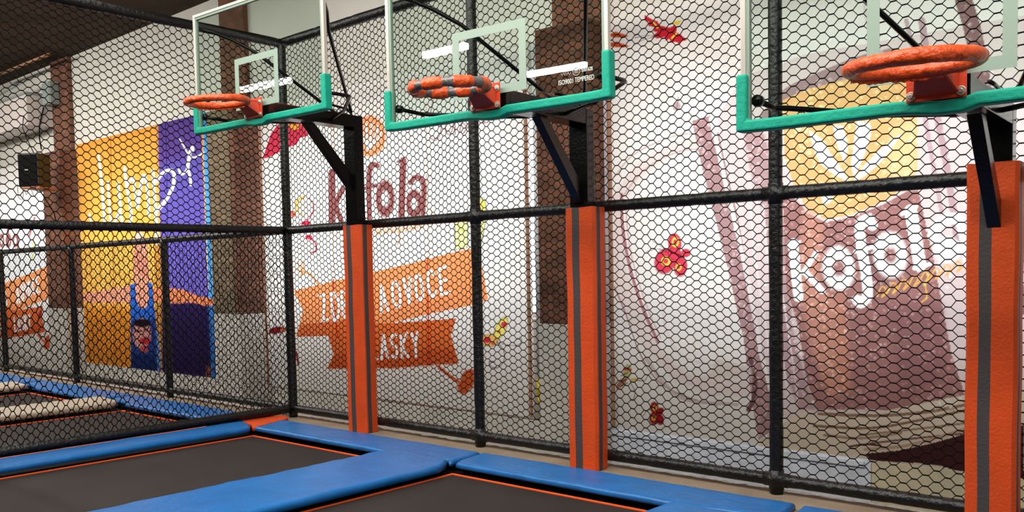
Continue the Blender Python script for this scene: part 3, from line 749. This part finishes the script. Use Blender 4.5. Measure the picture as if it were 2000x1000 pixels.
# --- fruit banner (white, orange ribbons)
ORA, ORD, MAR = (250, 158, 100), (222, 112, 62), (152, 92, 90)
def fruit(c, T=lambda x, y: (x, y), sc=1.0, full=True):
    P = lambda pts: [T(*p) for p in pts]
    if full:
        for xa, xb in ((650, 653), (832, 838)): c.stroke(P([(xa, 200), (xb, 720)]), 1.8, (226, 196, 164))
        c.poly(P([(512,311),(529,262),(545,240),(585,238),(603,262),(594,268),(585,270),(579,282),(565,287),(552,296),(540,300),(529,306)]), (214, 62, 84))
        c.poly(P([(562,243),(585,243),(583,252),(570,254)]), (240, 170, 70))
        c.ell(722, 266, 31, 40, (250, 150, 80)); c.ell(722, 266, 25, 33, (252, 222, 196), al=.35)
        for a_ in (-.8, -.3, .2, .7, 1.2): c.curve([(720, 292), (722+18*math.sin(a_), 275-14*math.cos(a_)), (722+24*math.sin(a_), 266-24*math.cos(a_))], 3.5, WH)
        # dark word
        c.stroke([(648, 336), (648, 437)], 13, MAR); c.stroke([(669, 368), (654, 400), (668, 437)], 10, MAR)
        c.ell(690, 395, 13, 35, MAR, ring=.55)
        c.curve([(738, 324), (727, 322), (722, 345), (722, 428)], 10, MAR); c.stroke([(712, 368), (736, 362)], 7, MAR)
        c.ell(753, 388, 18.5, 37, MAR, ring=.60)
        c.stroke([(788, 313), (784, 424)], 13, MAR); c.stroke([(777, 316), (790, 312)], 5, MAR)
        c.ell(809, 398, 16, 29, MAR, ring=.62); c.curve([(802, 357), (812, 346), (825, 352), (828, 372), (826, 418)], 10, MAR)
        c.ell(836, 348, 5, 7, (180, 130, 130), ring=.25)
        for k in range(7): c.curve([(731+k*14, 458-k*2), (735+k*14, 446-k*2), (740+k*14, 452-k*2), (736+k*14, 460-k*2), (745+k*14, 452-k*2)], 2, (238, 160, 90))
        c.curve([(779, 452), (781, 468), (776, 478)], 2.4, (238, 150, 80)); c.stroke([(843, 410), (843, 440)], 2.5, (240, 190, 120))
        # pale lime glasses
        c.poly([(887, 430), (889, 488), (912, 484), (914, 428)], (228, 232, 170)); c.stroke([(887, 430), (889, 488), (912, 484), (914, 428)], 1.4, (60, 70, 40))
        c.poly([(938, 384), (948, 392), (949, 430), (940, 478), (934, 470)], (234, 236, 160)); c.curve([(938, 384), (948, 392), (949, 430), (940, 478)], 1.4, (60, 70, 40))
        c.stroke([(894, 440), (905, 452)], 3, (190, 200, 80)); c.ell(943, 402, 5, 13, (248, 236, 110))
        # top script
        for pts in ([(838, 268), (850, 274), (860, 258), (862, 232)], [(872, 232), (870, 256), (880, 262), (888, 236), (889, 262)], [(898, 258), (902, 240), (912, 250), (904, 262), (916, 246)],
                    [(925, 215), (935, 228), (945, 240)], [(846, 195), (840, 230), (852, 245)], [(942, 232), (950, 240), (956, 230)]):
            c.curve(pts, 2.4, (170, 130, 130))
        c.curve([(594, 384), (580, 394), (583, 412), (592, 420)], 5, (246, 196, 100)); c.ell(592, 408, 9, 13, (238, 214, 190), ring=.3)
        c.curve([(603, 386), (612, 402), (608, 420), (598, 432), (585, 438)], 2.2, (196, 52, 76))
        c.ell(574, 418, 5, 7, (232, 120, 90)); c.ell(598, 436, 9, 5, (214, 56, 90)); c.ell(603, 463, 7, 5, (222, 70, 100)); c.curve([(606, 466), (616, 476), (616, 490), (606, 494)], 3, (190, 50, 66))
        for a_, b_ in (((582, 512), (590, 528)), ((592, 510), (594, 528)), ((578, 526), (590, 532)), ((586, 540), (594, 530))): c.stroke([a_, b_], 3, (240, 170, 110))
        c.curve([(590, 530), (606, 536), (622, 556)], 4, (244, 160, 96))
    # ribbons
    c.poly(P([(573,568),(700,538),(800,515),(880,494),(936,482),(942,520),(953,584),(940,592),(835,614),(765,631),(700,640),(640,650),(577,658),(592,606)]), ORA)
    c.poly(P([(577,658),(585,634),(650,628),(700,618),(700,640),(640,656)]), ORD)
    c.poly(P([(655,632),(755,632),(892,622),(882,655),(897,710),(840,713),(770,719),(640,720),(652,692),(640,652)]), (226, 112, 56))
    c.poly(P([(655,690),(760,686),(888,680),(897,710),(840,713),(770,719),(640,720)]), (204, 88, 44), .8, soft=6)
    if full:
        for xa, xb, ya, yb2 in ((651, 652, 546, 568), (652, 660, 590, 660), (835, 838, 503, 714)): c.stroke([(xa, ya), (xb, yb2)], 2.6, (206, 40, 24))
    def glyph(ch, cx, cy, w, h, sl, t, col=WH):
        G_ = {'O': [[(.5,0),(.1,.15),(0,.5),(.1,.85),(.5,1),(.9,.85),(1,.5),(.9,.15),(.5,0)]], 'V': [[(0,0),(.5,1),(1,0)]], 'C': [[(1,.18),(.6,0),(.15,.12),(0,.5),(.15,.88),(.6,1),(1,.82)]],
              'E': [[(1,0),(0,0),(0,1),(1,1)], [(0,.5),(.8,.5)]], 'A': [[(0,1),(.5,0),(1,1)], [(.2,.65),(.8,.65)]], 'S': [[(1,.12),(.5,0),(.05,.2),(.2,.45),(.8,.55),(.95,.8),(.5,1),(0,.88)]],
              'K': [[(0,0),(0,1)], [(1,0),(.05,.5),(1,1)]], 'Y': [[(0,0),(.5,.45),(1,0)], [(.5,.45),(.5,1)]], 'Z': [[(0,.0),(.7,0),(.55,.4),(.1,1),(1,.95)]], 'D': [[(0,0),(0,1),(.6,.95),(1,.6),(1,.35),(.6,.05),(0,0)]],
              'R': [[(0,1),(0,0),(.8,.1),(.85,.4),(0,.5),(1,1)]], 'L': [[(0,0),(0,1),(1,1)]], 'B': [[(0,0),(0,1),(.9,.9),(.9,.6),(0,.5),(.8,.35),(.8,.05),(0,0)]]}[ch]
        for line in G_:
            pts = [T(cx+(x_-.5)*w+(.5-y_)*sl*h, cy+(y_-.5)*h-(x_-.5)*w*.22) for x_, y_ in line]
            (c.curve if ch in 'OCSD' else c.stroke)(pts, t*sc, col)
    for ch, cx, cy in (('Z', 633, 601), ('D', 656, 597), ('B', 676, 594), ('A', 748, 584), ('O', 774, 575), ('V', 797, 568), ('O', 818, 562), ('C', 843, 554), ('E', 868, 548)):
        glyph(ch, cx, cy, 13 if ch != 'E' else 16, 50, -.12, 5.2)
    for ch, cx, cy in (('L', 730, 678), ('A', 749, 677), ('S', 769, 676), ('K', 790, 675), ('Y', 811, 673)):
        glyph(ch, cx, cy, 12, 46, -.06, 5.0)
    # spoon
    c.stroke(P([(858, 718), (884, 738), (900, 748)]), 7*sc, (216, 100, 50)); 
    for ex, ey, rx, ry in ((914, 742, 13, 19), (906, 758, 12, 12), (920, 728, 7, 8)):
        X_, Y_ = T(ex, ey); c.ell(X_, Y_, rx*sc, ry*sc, (212, 96, 48))
c = Cloth(-2.42, 2.47, .05, 3.90, YB, .011, (243, 240, 235))
fruit(c)
# butterflies and curls
c.ell(978, 641, 24, 10.5, (246, 236, 120), ang=-1.12); c.ell(978, 641, 24, 10.5, (90, 70, 30), ang=-1.12, ring=.06, soft=.08); c.ell(984, 634, 6, 6, (226, 60, 90)); c.ell(974, 648, 4, 3, (230, 110, 90))
c.ell(955, 665, 17, 12, (246, 196, 110), ang=.1); c.ell(955, 665, 17, 12, (110, 60, 30), ang=.1, ring=.08, soft=.1); c.ell(951, 664, 7, 6, (214, 44, 74)); c.ell(962, 670, 4, 3, (222, 90, 60))
c.curve([(970, 668), (983, 684), (984, 704), (972, 718), (958, 716), (955, 706), (964, 706)], 1.6, (50, 40, 40))
c.curve([(972, 668), (990, 674), (1008, 675), (1018, 668), (1016, 660), (1008, 662)], 1.4, (60, 50, 50))
c.ell(540, 645, 16, 7, (150, 36, 44), ang=-.2); c.ell(553, 645, 6, 4, (200, 120, 60)); c.stroke([(578, 688), (582, 712)], 4, (140, 40, 44))
c.build('banner', CL, 'white printed banner with orange ribbons and dark red lettering behind the leftmost basketball post', 'banner')

# --- the same design, farther left (only its right part shows)
def TL(x, y):   # the shared design carried one window to the left
    P0 = hit(x, y, 1, YB); P0 = P0+np.array([-11.55, 0, 0]); q_ = _MT @ (P0-CAM)
    return (1000+FOC*q_[0]/q_[2], PPY-FOC*q_[1]/q_[2])
c = Cloth(-13.4, -9.42, .05, 3.90, YB, .016, (243, 240, 235))
fruit(c, TL, .56, full=False)
for x0_ in (4, 17, 30):
    c.ell(x0_, 470, 5.4, 14, MAR, ring=.55)
c.stroke([(16, 440), (15, 482)], 4, MAR); c.stroke([(35, 462), (35, 484)], 3.5, MAR)
c.curve([(68, 425), (64, 440), (56, 462)], 3, (206, 70, 80)); c.curve([(66, 470), (65, 480), (63, 505)], 4, (214, 222, 150))
c.curve([(34, 360), (36, 385), (44, 388), (46, 368), (52, 380), (58, 366), (66, 382)], 1.3, (80, 70, 70)); c.ell(78, 614, 3, 9, (150, 40, 44), ang=.3)
c.build('banner', CL, 'white printed banner with an orange ribbon at the left picture edge, behind the loudspeaker', 'banner')

# --- glass mug banner
c = Cloth(3.475, 8.6, .045, 4.25, YB, .0078, (240, 235, 229))
GP = (226, 208, 206); DM = (178, 142, 142); DK = (166, 120, 116)
# pink glass handle and outlines
c.poly([(1196, 560), (1200, 380), (1240, 320), (1300, 284), (1362, 262), (1372, 290), (1310, 310), (1250, 350), (1216, 400), (1224, 520), (1250, 600), (1290, 680), (1340, 730), (1470, 745), (1475, 775), (1380, 770), (1320, 745), (1250, 670), (1215, 600)], (232, 216, 210), 1, soft=8)
c.curve([(1214, 380), (1216, 440), (1230, 520), (1255, 600), (1285, 668)], 6, (178, 122, 126)); c.curve([(1222, 400), (1228, 470), (1244, 540), (1268, 610), (1290, 660)], 3, (214, 186, 184))
c.curve([(1200, 560), (1222, 612), (1250, 690), (1286, 745), (1340, 775), (1400, 792)], 2.4, (158, 116, 112)); c.curve([(1262, 700), (1300, 752), (1345, 782), (1440, 790)], 7, (200, 180, 172), .8)
c.curve([(1290, 560), (1300, 640), (1340, 700), (1460, 722)], 3, (228, 216, 210))
c.curve([(1200, 345), (1240, 300), (1320, 265), (1375, 262)], 3, (206, 186, 178)); c.curve([(1204, 400), (1260, 330), (1330, 295), (1380, 292)], 2.5, (196, 172, 166))
c.ell(1322, 208, 8, 9, (170, 130, 140), al=.7); c.stroke([(1325, 190), (1322, 215)], 2, (160, 120, 130))
c.poly([(1190, 80), (1400, 60), (1500, 120), (1500, 250), (1400, 120), (1300, 100)], (232, 220, 210), .5, soft=40)
# dark droplet bands of the mug's left wall
c.poly([(1352, 236), (1386, 226), (1396, 260), (1412, 340), (1432, 430), (1462, 560), (1482, 690), (1512, 800), (1520, 880), (1486, 884), (1470, 790), (1452, 660), (1425, 540), (1398, 430), (1372, 330)], DM)
c.curve([(1388, 232), (1404, 300), (1424, 390), (1446, 480), (1470, 600), (1490, 700)], 8, (232, 222, 220)); c.curve([(1402, 260), (1424, 360), (1450, 470), (1478, 600), (1494, 700)], 4, (176, 140, 140))
c.curve([(1466, 700), (1474, 740), (1472, 780), (1462, 800)], 9, (120, 84, 84))
c.poly([(1400, 700), (1470, 718), (1470, 740), (1380, 738)], (214, 196, 186), .7, soft=6)
# mug wall right of it, lilac
c.poly([(1400, 230), (1450, 150), (1560, 110), (2050, 20), (2080, 860), (1560, 860), (1510, 780), (1482, 640), (1440, 420)], GP)
c.poly([(1450, 240), (1490, 250), (1520, 360), (1540, 500), (1548, 640), (1580, 760), (1600, 800), (1560, 800), (1520, 690), (1508, 560), (1490, 420), (1462, 320)], DM, .85, soft=4)
for xx in (1475, 1500, 1518): c.curve([(xx-10, 400), (xx+2, 520), (xx+24, 660), (xx+40, 780)], 3, (240, 232, 232), .8)
# rim of the mug / droplet arc above the label
c.curve([(1500, 236), (1540, 190), (1600, 160), (1680, 128), (1740, 112)], 36, (168, 140, 140))
c.curve([(1770, 40), (1790, 130), (1812, 260), (1840, 420)], 9, (196, 170, 176)); c.curve([(1800, 40), (1822, 180), (1850, 330), (1870, 470)], 14, (190, 160, 166)); c.curve([(1745, 150), (1700, 60), (1690, 0)], 10, (214, 192, 194), .7)
c.curve([(1882, 0), (1900, 60), (1915, 140), (1930, 240), (1960, 420), (1990, 600)], 34, (140, 108, 108))
# yellow label
YL = (238, 186, 126)
c.poly([(1528, 196), (1570, 176), (1630, 160), (1720, 144), (1790, 140), (1792, 330), (1772, 368), (1720, 396), (1660, 420), (1612, 428), (1580, 412), (1556, 376), (1532, 310)], YL)
c.poly([(1740, 250), (1792, 230), (1792, 330), (1760, 370), (1730, 330)], (252, 214, 160), .7, soft=14)
for pts in ([(1579,254),(1604,270),(1622,300),(1648,336),(1660,356),(1630,342),(1602,320),(1588,290)], [(1628,244),(1648,246),(1656,290),(1650,320),(1640,296),(1630,270)], [(1674,236),(1700,240),(1702,262),(1690,300),(1668,348),(1662,318),(1668,280)],
            [(1760,262),(1744,288),(1720,318),(1690,344),(1664,356),(1682,330),(1710,300),(1734,280)], [(1604,384),(1626,382),(1622,396),(1608,400)]):
    c.poly(pts, (248, 246, 246))
# cola in the mug
c.poly([(1528, 372), (1552, 388), (1580, 418), (1612, 434), (1664, 424), (1724, 400), (1776, 372), (1794, 372), (1822, 500), (1858, 690), (1884, 770), (1880, 800), (1800, 806), (1700, 800), (1596, 800), (1576, 744), (1560, 640), (1536, 560)], DK)
c.poly([(1570, 400), (1610, 440), (1600, 560), (1650, 600), (1660, 760), (1620, 780), (1590, 700), (1560, 560)], (214, 154, 132), .75, soft=22)
c.poly([(1730, 590), (1840, 590), (1850, 740), (1760, 780)], (146, 104, 104), .7, soft=26)
c.poly([(1690, 460), (1720, 450), (1740, 560), (1700, 600)], (134, 98, 98), .6, soft=12)
c.curve([(1640, 560), (1646, 640), (1652, 760)], 22, (200, 136, 112), .45)
# white word
c.stroke([(1549, 476), (1560, 580)], 20, WH); c.stroke([(1540, 478), (1560, 474)], 8, WH); c.stroke([(1594, 494), (1570, 532)], 10, WH); c.stroke([(1572, 530), (1606, 568)], 13, WH)
c.ell(1638, 524, 31, 43, WH, ring=.62, ang=-.1)
c.curve([(1704, 440), (1694, 428), (1680, 440), (1682, 480), (1692, 540), (1694, 576), (1682, 592), (1674, 586)], 21, WH); c.stroke([(1670, 492), (1706, 482)], 8, WH)
c.ell(1739, 498, 33, 45, WH, ring=.64, ang=-.1)
c.stroke([(1779, 412), (1788, 462), (1797, 518)], 25, WH); c.stroke([(1762, 418), (1790, 404)], 8, WH); c.stroke([(1786, 524), (1816, 516)], 8, WH)
c.curve([(1822, 460), (1838, 432), (1872, 430), (1886, 470), (1892, 510)], 22, WH); c.ell(1850, 488, 26, 26, WH, al=.9)
for k in range(8): c.curve([(1712+k*21, 578-k*7), (1722+k*21, 560-k*7), (1730+k*21, 566-k*7), (1722+k*21, 580-k*7), (1733+k*21, 571-k*7)], 3, (244, 186, 96))
c.curve([(1806, 552), (1810, 580), (1800, 590)], 3, (244, 186, 96))
# table under the mug
c.poly([(1480, 860), (1560, 806), (1700, 808), (1890, 770), (2050, 760), (2080, 1000), (1500, 1000)], (226, 210, 190))
for pts, w_, col in (([(1600, 808), (1700, 812), (1800, 806), (1890, 790)], 6, (150, 118, 96)), ([(1590, 832), (1700, 836), (1790, 822), (1890, 800)], 5, (140, 108, 88)), ([(1680, 850), (1790, 838), (1890, 826)], 4, (160, 128, 104)),
                    ([(1610, 850), (1680, 856), (1760, 846)], 5, (170, 140, 116)), ([(1700, 866), (1790, 856), (1890, 846)], 4, (130, 92, 80))):
    c.curve(pts, w_, col)
c.poly([(1690, 886), (1756, 880), (1820, 866), (1890, 846), (2000, 830), (2000, 950), (1890, 926), (1830, 908), (1780, 904), (1700, 900)], (72, 42, 42))
c.curve([(1690, 878), (1760, 872), (1820, 858), (1890, 836)], 6, (196, 164, 140)); c.curve([(1660, 872), (1690, 868), (1720, 870)], 4, (90, 56, 52))
# red bird and insects
RD = (206, 40, 54)
c.poly([(1258,28),(1270,36),(1284,42),(1290,50),(1308,54),(1318,48),(1322,56),(1320,62),(1330,68),(1341,78),(1332,80),(1328,86),(1320,82),(1312,84),(1306,76),(1300,80),(1298,72),(1284,76),(1274,72),(1284,62),(1276,62),(1278,54),(1266,50),(1268,44),(1260,40)], RD)
c.poly([(1312,44),(1332,39),(1322,50)], (240, 214, 60)); c.stroke([(1276, 44), (1284, 54)], 3.5, (250, 210, 70)); c.stroke([(1312, 74), (1320, 66)], 3.5, (250, 210, 70)); c.curve([(1283, 72), (1260, 76), (1238, 88)], 1.2, (120, 110, 110)); c.curve([(1283, 70), (1262, 70), (1240, 74)], 1.2, (120, 110, 110))
for cy_ in (68, 87):
    c.poly([(1192, cy_-3), (1204, cy_-6), (1216, cy_-2), (1230, cy_+3), (1216, cy_+6), (1200, cy_+5), (1192, cy_+4)], (222, 96, 50)); c.curve([(1196, cy_), (1206, cy_+2), (1222, cy_+3)], 1.6, (140, 40, 30))
PK = (222, 66, 88)
for ex, ey, rx, ry, an in ((1318, 475, 13, 19, -.1), (1299, 510, 20, 25, .35), (1329, 521, 13, 19, .1), (1340, 494, 9, 8, 0), (1318, 496, 14, 12, .4)):
    c.ell(ex, ey, rx, ry, PK, ang=an)
    c.ell(ex, ey, rx, ry, (110, 20, 36), ang=an, ring=.06, soft=.08)
for ex, ey, rx, ry in ((1319, 473, 7, 10), (1300, 510, 9, 9), (1325, 522, 6, 7)): c.ell(ex, ey, rx, ry, (250, 220, 90)); c.ell(ex, ey, rx*.55, ry*.55, PK)
c.curve([(1306, 488), (1318, 495), (1336, 502)], 3, (90, 20, 30)); c.curve([(1303, 490), (1290, 480), (1274, 470)], 1.3, (60, 40, 44)); c.curve([(1302, 492), (1284, 486), (1262, 492)], 1.3, (60, 40, 44))
# bee
c.ell(1225, 726, 8, 15, (190, 184, 130), ang=.15); c.stroke([(1219, 721), (1232, 722)], 4, (190, 50, 50)); c.ell(1214, 748, 6, 14, (170, 120, 90), ang=.75); c.ell(1239, 742, 8, 4, (220, 196, 110))
for yy in (730, 742, 750): c.stroke([(1213, yy+4), (1226, yy-2)], 1.8, (90, 50, 44))
c.curve([(1230, 745), (1240, 765), (1236, 782), (1230, 780)], 1.4, (70, 60, 50)); c.curve([(1242, 742), (1258, 744), (1265, 734)], 1.4, (70, 60, 50))
for ex, ey, rx, ry in ((1278, 796, 8, 11), (1278, 817, 10, 12), (1290, 820, 7, 10), (1291, 801, 6, 5), (1285, 806, 9, 6)): c.ell(ex, ey, rx, ry, (170, 36, 40)); c.ell(ex, ey, rx, ry, (80, 16, 20), ring=.1, soft=.12)
for ex, ey in ((1279, 797), (1277, 816)): c.ell(ex, ey, 4.5, 5.5, (244, 190, 80)); c.ell(ex, ey, 2, 2.5, (150, 30, 36))
c.curve([(1276, 803), (1266, 800), (1256, 812)], 1.2, (70, 50, 50))
# droplets: many small rings of light and dark on the wet glass
dr = np.random.default_rng(3)
bands = [c.mask(p) for p in ([(1352,236),(1386,226),(1432,430),(1482,690),(1520,880),(1486,884),(1452,660),(1398,430)], [(1450,240),(1490,250),(1540,500),(1600,800),(1560,800),(1508,560)],
         [(1528,180),(1790,100),(1792,372),(1858,690),(1884,800),(1596,800),(1536,560),(1500,240)], [(1870,0),(1910,0),(1990,400),(2010,600),(1960,500)])]
inb = np.clip(sum(bands), 0, 1)
uu0, vv0 = c.u, c.v
for k in range(8500):
    j = dr.integers(0, c.nz); i = dr.integers(0, c.nx)
    if inb[j, i] < .5: 
        if dr.random() > .12 or not (1410 < c.u[j, i] < 1900 and c.v[j, i] < 620): continue
    r_ = dr.uniform(1.8, 5.0); k2 = int(r_*.009/.0078*1.6)+3
    sl_ = (slice(max(0, j-k2), j+k2), slice(max(0, i-k2), i+k2))
    U, V_ = c.u[sl_]-c.u[j, i], c.v[sl_]-c.v[j, i]; rr = np.hypot(U, V_)/r_
    base = c.c[j, i].copy()
    m1 = np.clip((1-rr)*3, 0, 1)*.5; m2 = np.clip(1-np.hypot(U+r_*.3, V_+r_*.35)/(r_*.38), 0, 1)
    m3 = np.clip(1-abs(rr-.9)/.2, 0, 1)*(V_ > 0)*.6
    blk = c.c[sl_]
    blk = blk*(1-m1[..., None])+np.minimum(base*1.6+.05, 1)*m1[..., None]; blk = blk*(1-m3[..., None]*.5); blk = blk*(1-m2[..., None])+np.array([.97, .94, .94])*m2[..., None]
    c.c[sl_] = blk
c.build('banner', CL, 'large printed banner with a wet glass mug of dark drink and a red bird', 'banner', amp=.004)

# battens holding the banners
def batten(x, lab, z1=3.95, w=.028):
    b = MB(); b.box(x-w/2, x+w/2, YB-.035, YB-.008, .06, z1); o = tag(b.build('batten', M['wood'], bevel=.002), lab, 'batten')
    for z in np.arange(.2, z1, .75):
        MB().tube([(x, YB-.036, z), (x, YB-.040, z)], .008, 10).build('screw', M['bolt'], o)
batten(3.49, 'thin light brown batten along the left edge of the glass mug banner', 4.2)
batten(2.44, 'thin light brown batten along the right edge of the white fruit banner')
batten(-2.40, 'thin light brown batten along the left edge of the white fruit banner')
# pale blue sheet along the foot of the wall
b = MB(); b.box(3.42, 5.95, 1.268, 1.286, -.59, .045); b.box(3.40, 5.9, 1.250, 1.267, -.02, .03)
tag(b.build('wall_sheet', M['foil'], bevel=.004), 'pale blue wrinkled sheet along the foot of the wall under the glass mug banner', 'sheet')
for i_, (xa, xb) in enumerate(((-8.41, -3.34), (-14.9, -9.24))):
    b = MB(); b.box(xa, xb, 1.276, 1.288, -.59, .055); struct(b.build('trim_%d' % (i_+2), M['lowwall']))
b = MB(); b.box(5.955, 8.98, 1.270, 1.286, -.59, .040)
tag(b.build('wall_sheet', mat('beige_board', (214, 200, 170), .8, bump=(12, .4), noise=(5, .1))), 'beige board along the foot of the wall, right of the pale blue sheet', 'sheet')
b = MB(); b.box(-2.3, 2.6, 1.272, 1.286, -.59, .02)
tag(b.build('wall_sheet', M['lowwall'], bevel=.004), 'grey painted board along the foot of the wall under the white fruit banner', 'sheet')
b = MB(); b.tube([(2.585, 1.235, .29), (2.585, 1.235, .47)], .034, 12); b.tube([(2.585, 1.235, .22), (2.585, 1.235, .289)], .030, 12)
p_ = tag(MB().tube([(2.585, 1.235, .475), (2.585, 1.235, 3.9)], .030, 14).build('downpipe', mat('white_pipe', (236, 238, 242), .35)), 'slim white pipe beside the right edge of the white fruit banner', 'pipe')
b2 = MB(); b2.box(3.395, 3.472, 1.225, 1.235, .06, 3.9); tag(b2.build('plastic_strip', mat('crinkled_plastic', (228, 222, 232), .25, bump=(26, .9), noise=(9, .15))), 'crinkled white plastic strip between the middle pillar and the glass mug banner', 'plastic strip')
tag(b.build('pipe_sleeve', M['yellow']), 'small yellow plastic sleeve low on the wall left of the middle brick pillar', 'pipe')

# ================================================================ UPPER LEFT: speaker, duct, boxes, lamps
sp = empty('loudspeaker', (-8.30, .52, 3.19), math.radians(34)); tag(sp, 'black loudspeaker mounted in front of the leftmost brick pillar', 'speaker')
w2, d2, h2 = .19, .17, .60
MB().box(-w2, w2, -d2, d2, .02, h2).build('cabinet', M['plastic'], sp, bevel=.012)
MB().box(-w2+.02, w2-.02, -d2-.012, -d2-.001, .04, h2-.03).build('grille', M['net'], sp, bevel=.004)
MB().box(-.05, .01, -d2-.016, -d2-.0125, .30, .318).build('badge', M['bolt'], sp)
MB().box(-w2+.04, w2+.03, -d2-.02, d2+.20, -.012, .018).build('shelf', mat('brown_wood', (150, 92, 60), .6), sp, bevel=.003)
b = MB(); b.tube([(-9.42, .802, 4.62), (-9.38, .76, 4.4), (-8.9, .66, 4.1), (-8.32, .54, 3.795)], .008, 8); tag(b.build('cable', M['net']), 'thin black cable hanging down to the loudspeaker', 'cable')
b = MB(); b.tube([(-8.38, .62, 3.175), (-8.5, .78, 3.0), (-8.56, .92, 2.8), (-8.6, .985, 2.5)], .009, 8); tag(b.build('cable', M['net']), 'black cable sagging from under the loudspeaker to the brick pillar', 'cable')
dk = empty('air_duct', (-11.3, 1.05, 4.45)); tag(dk, 'pale grey boxed air duct on the wall left of the leftmost pillar', 'duct')
MB().box(-2.2, 2.02, -.24, .24, 0, .56).build('duct_box', M['duct'], dk, bevel=.008)
MB().box(-2.2, 2.04, -.26, .245, .561, .60).build('top_flange', M['greybox'], dk)
b = MB(); b.tube([(-11.5, .74, 5.02), (-10.5, .80, 5.18), (-9.45, .9, 5.30)], .02, 8); tag(b.build('conduit', M['greybox']), 'thin grey conduit sloping above the air duct', 'pipe')
gb = empty('junction_box', (-8.98, 1.15, 4.80)); tag(gb, 'grey electrical box high on the leftmost brick pillar', 'electrical box')
MB().box(-.17, .17, -.10, .065, 0, .42).build('housing', M['greybox'], gb, bevel=.01)
MB().box(-.15, .15, -.115, -.101, .02, .40).build('cover', M['greybox'], gb, bevel=.006)
b = MB(); b.tube([(-9.25, 1.1, 4.8), (-9.28, 1.02, 4.45), (-9.2, .98, 4.2), (-9.15, .985, 4.0)], .012, 8); tag(b.build('cable', M['net']), 'black cable looping down beside the leftmost brick pillar', 'cable')
pA, pB = hit(0, 145, 2, 5.53), hit(96, 106, 2, 5.53)
b = MB(); b.tube([tuple(pA+(pA-pB)*.3), tuple(pB)], .028, 10); tag(b.build('ceiling_pipe', mat('rusty_pipe', (168, 120, 84), .5, noise=(6, .3))), 'light brown pipe under the dark ceiling at the upper left', 'pipe')

# tube lamps hanging in the hall behind the viewer (mirrored in the glass boards)
for (xa, ya), (xb, yb_), zz in (((-6.58, -7.28), (-5.15, -7.29), 5.2), ((-1.56, -8.24), (-.63, -8.12), 5.2), ((-.97, -10.56), (.29, -10.48), 5.2)):
    cx_, cy_ = (xa+xb)/2, (ya+yb_)/2; L = math.hypot(xb-xa, yb_-ya)/2; an = math.atan2(yb_-ya, xb-xa)
    r = empty('tube_lamp', (cx_, cy_, zz), an); tag(r, 'white tube lamp under the ceiling, mirrored in a glass backboard', 'lamp', 'tube lamps mirrored in the backboards')
    MB().box(-L, L, -.06, .06, -.06, .035).build('diffuser', M['lamp'], r)
    MB().box(-L-.02, L+.02, -.06, .06, .036, .08).build('housing', M['greybox'], r)
    for s in (-1, 1): MB().tube([(s*L*.7, 0, .08), (s*L*.7, 0, ZC-zz)], .006, 6).build('hanger', M['greybox'], r)
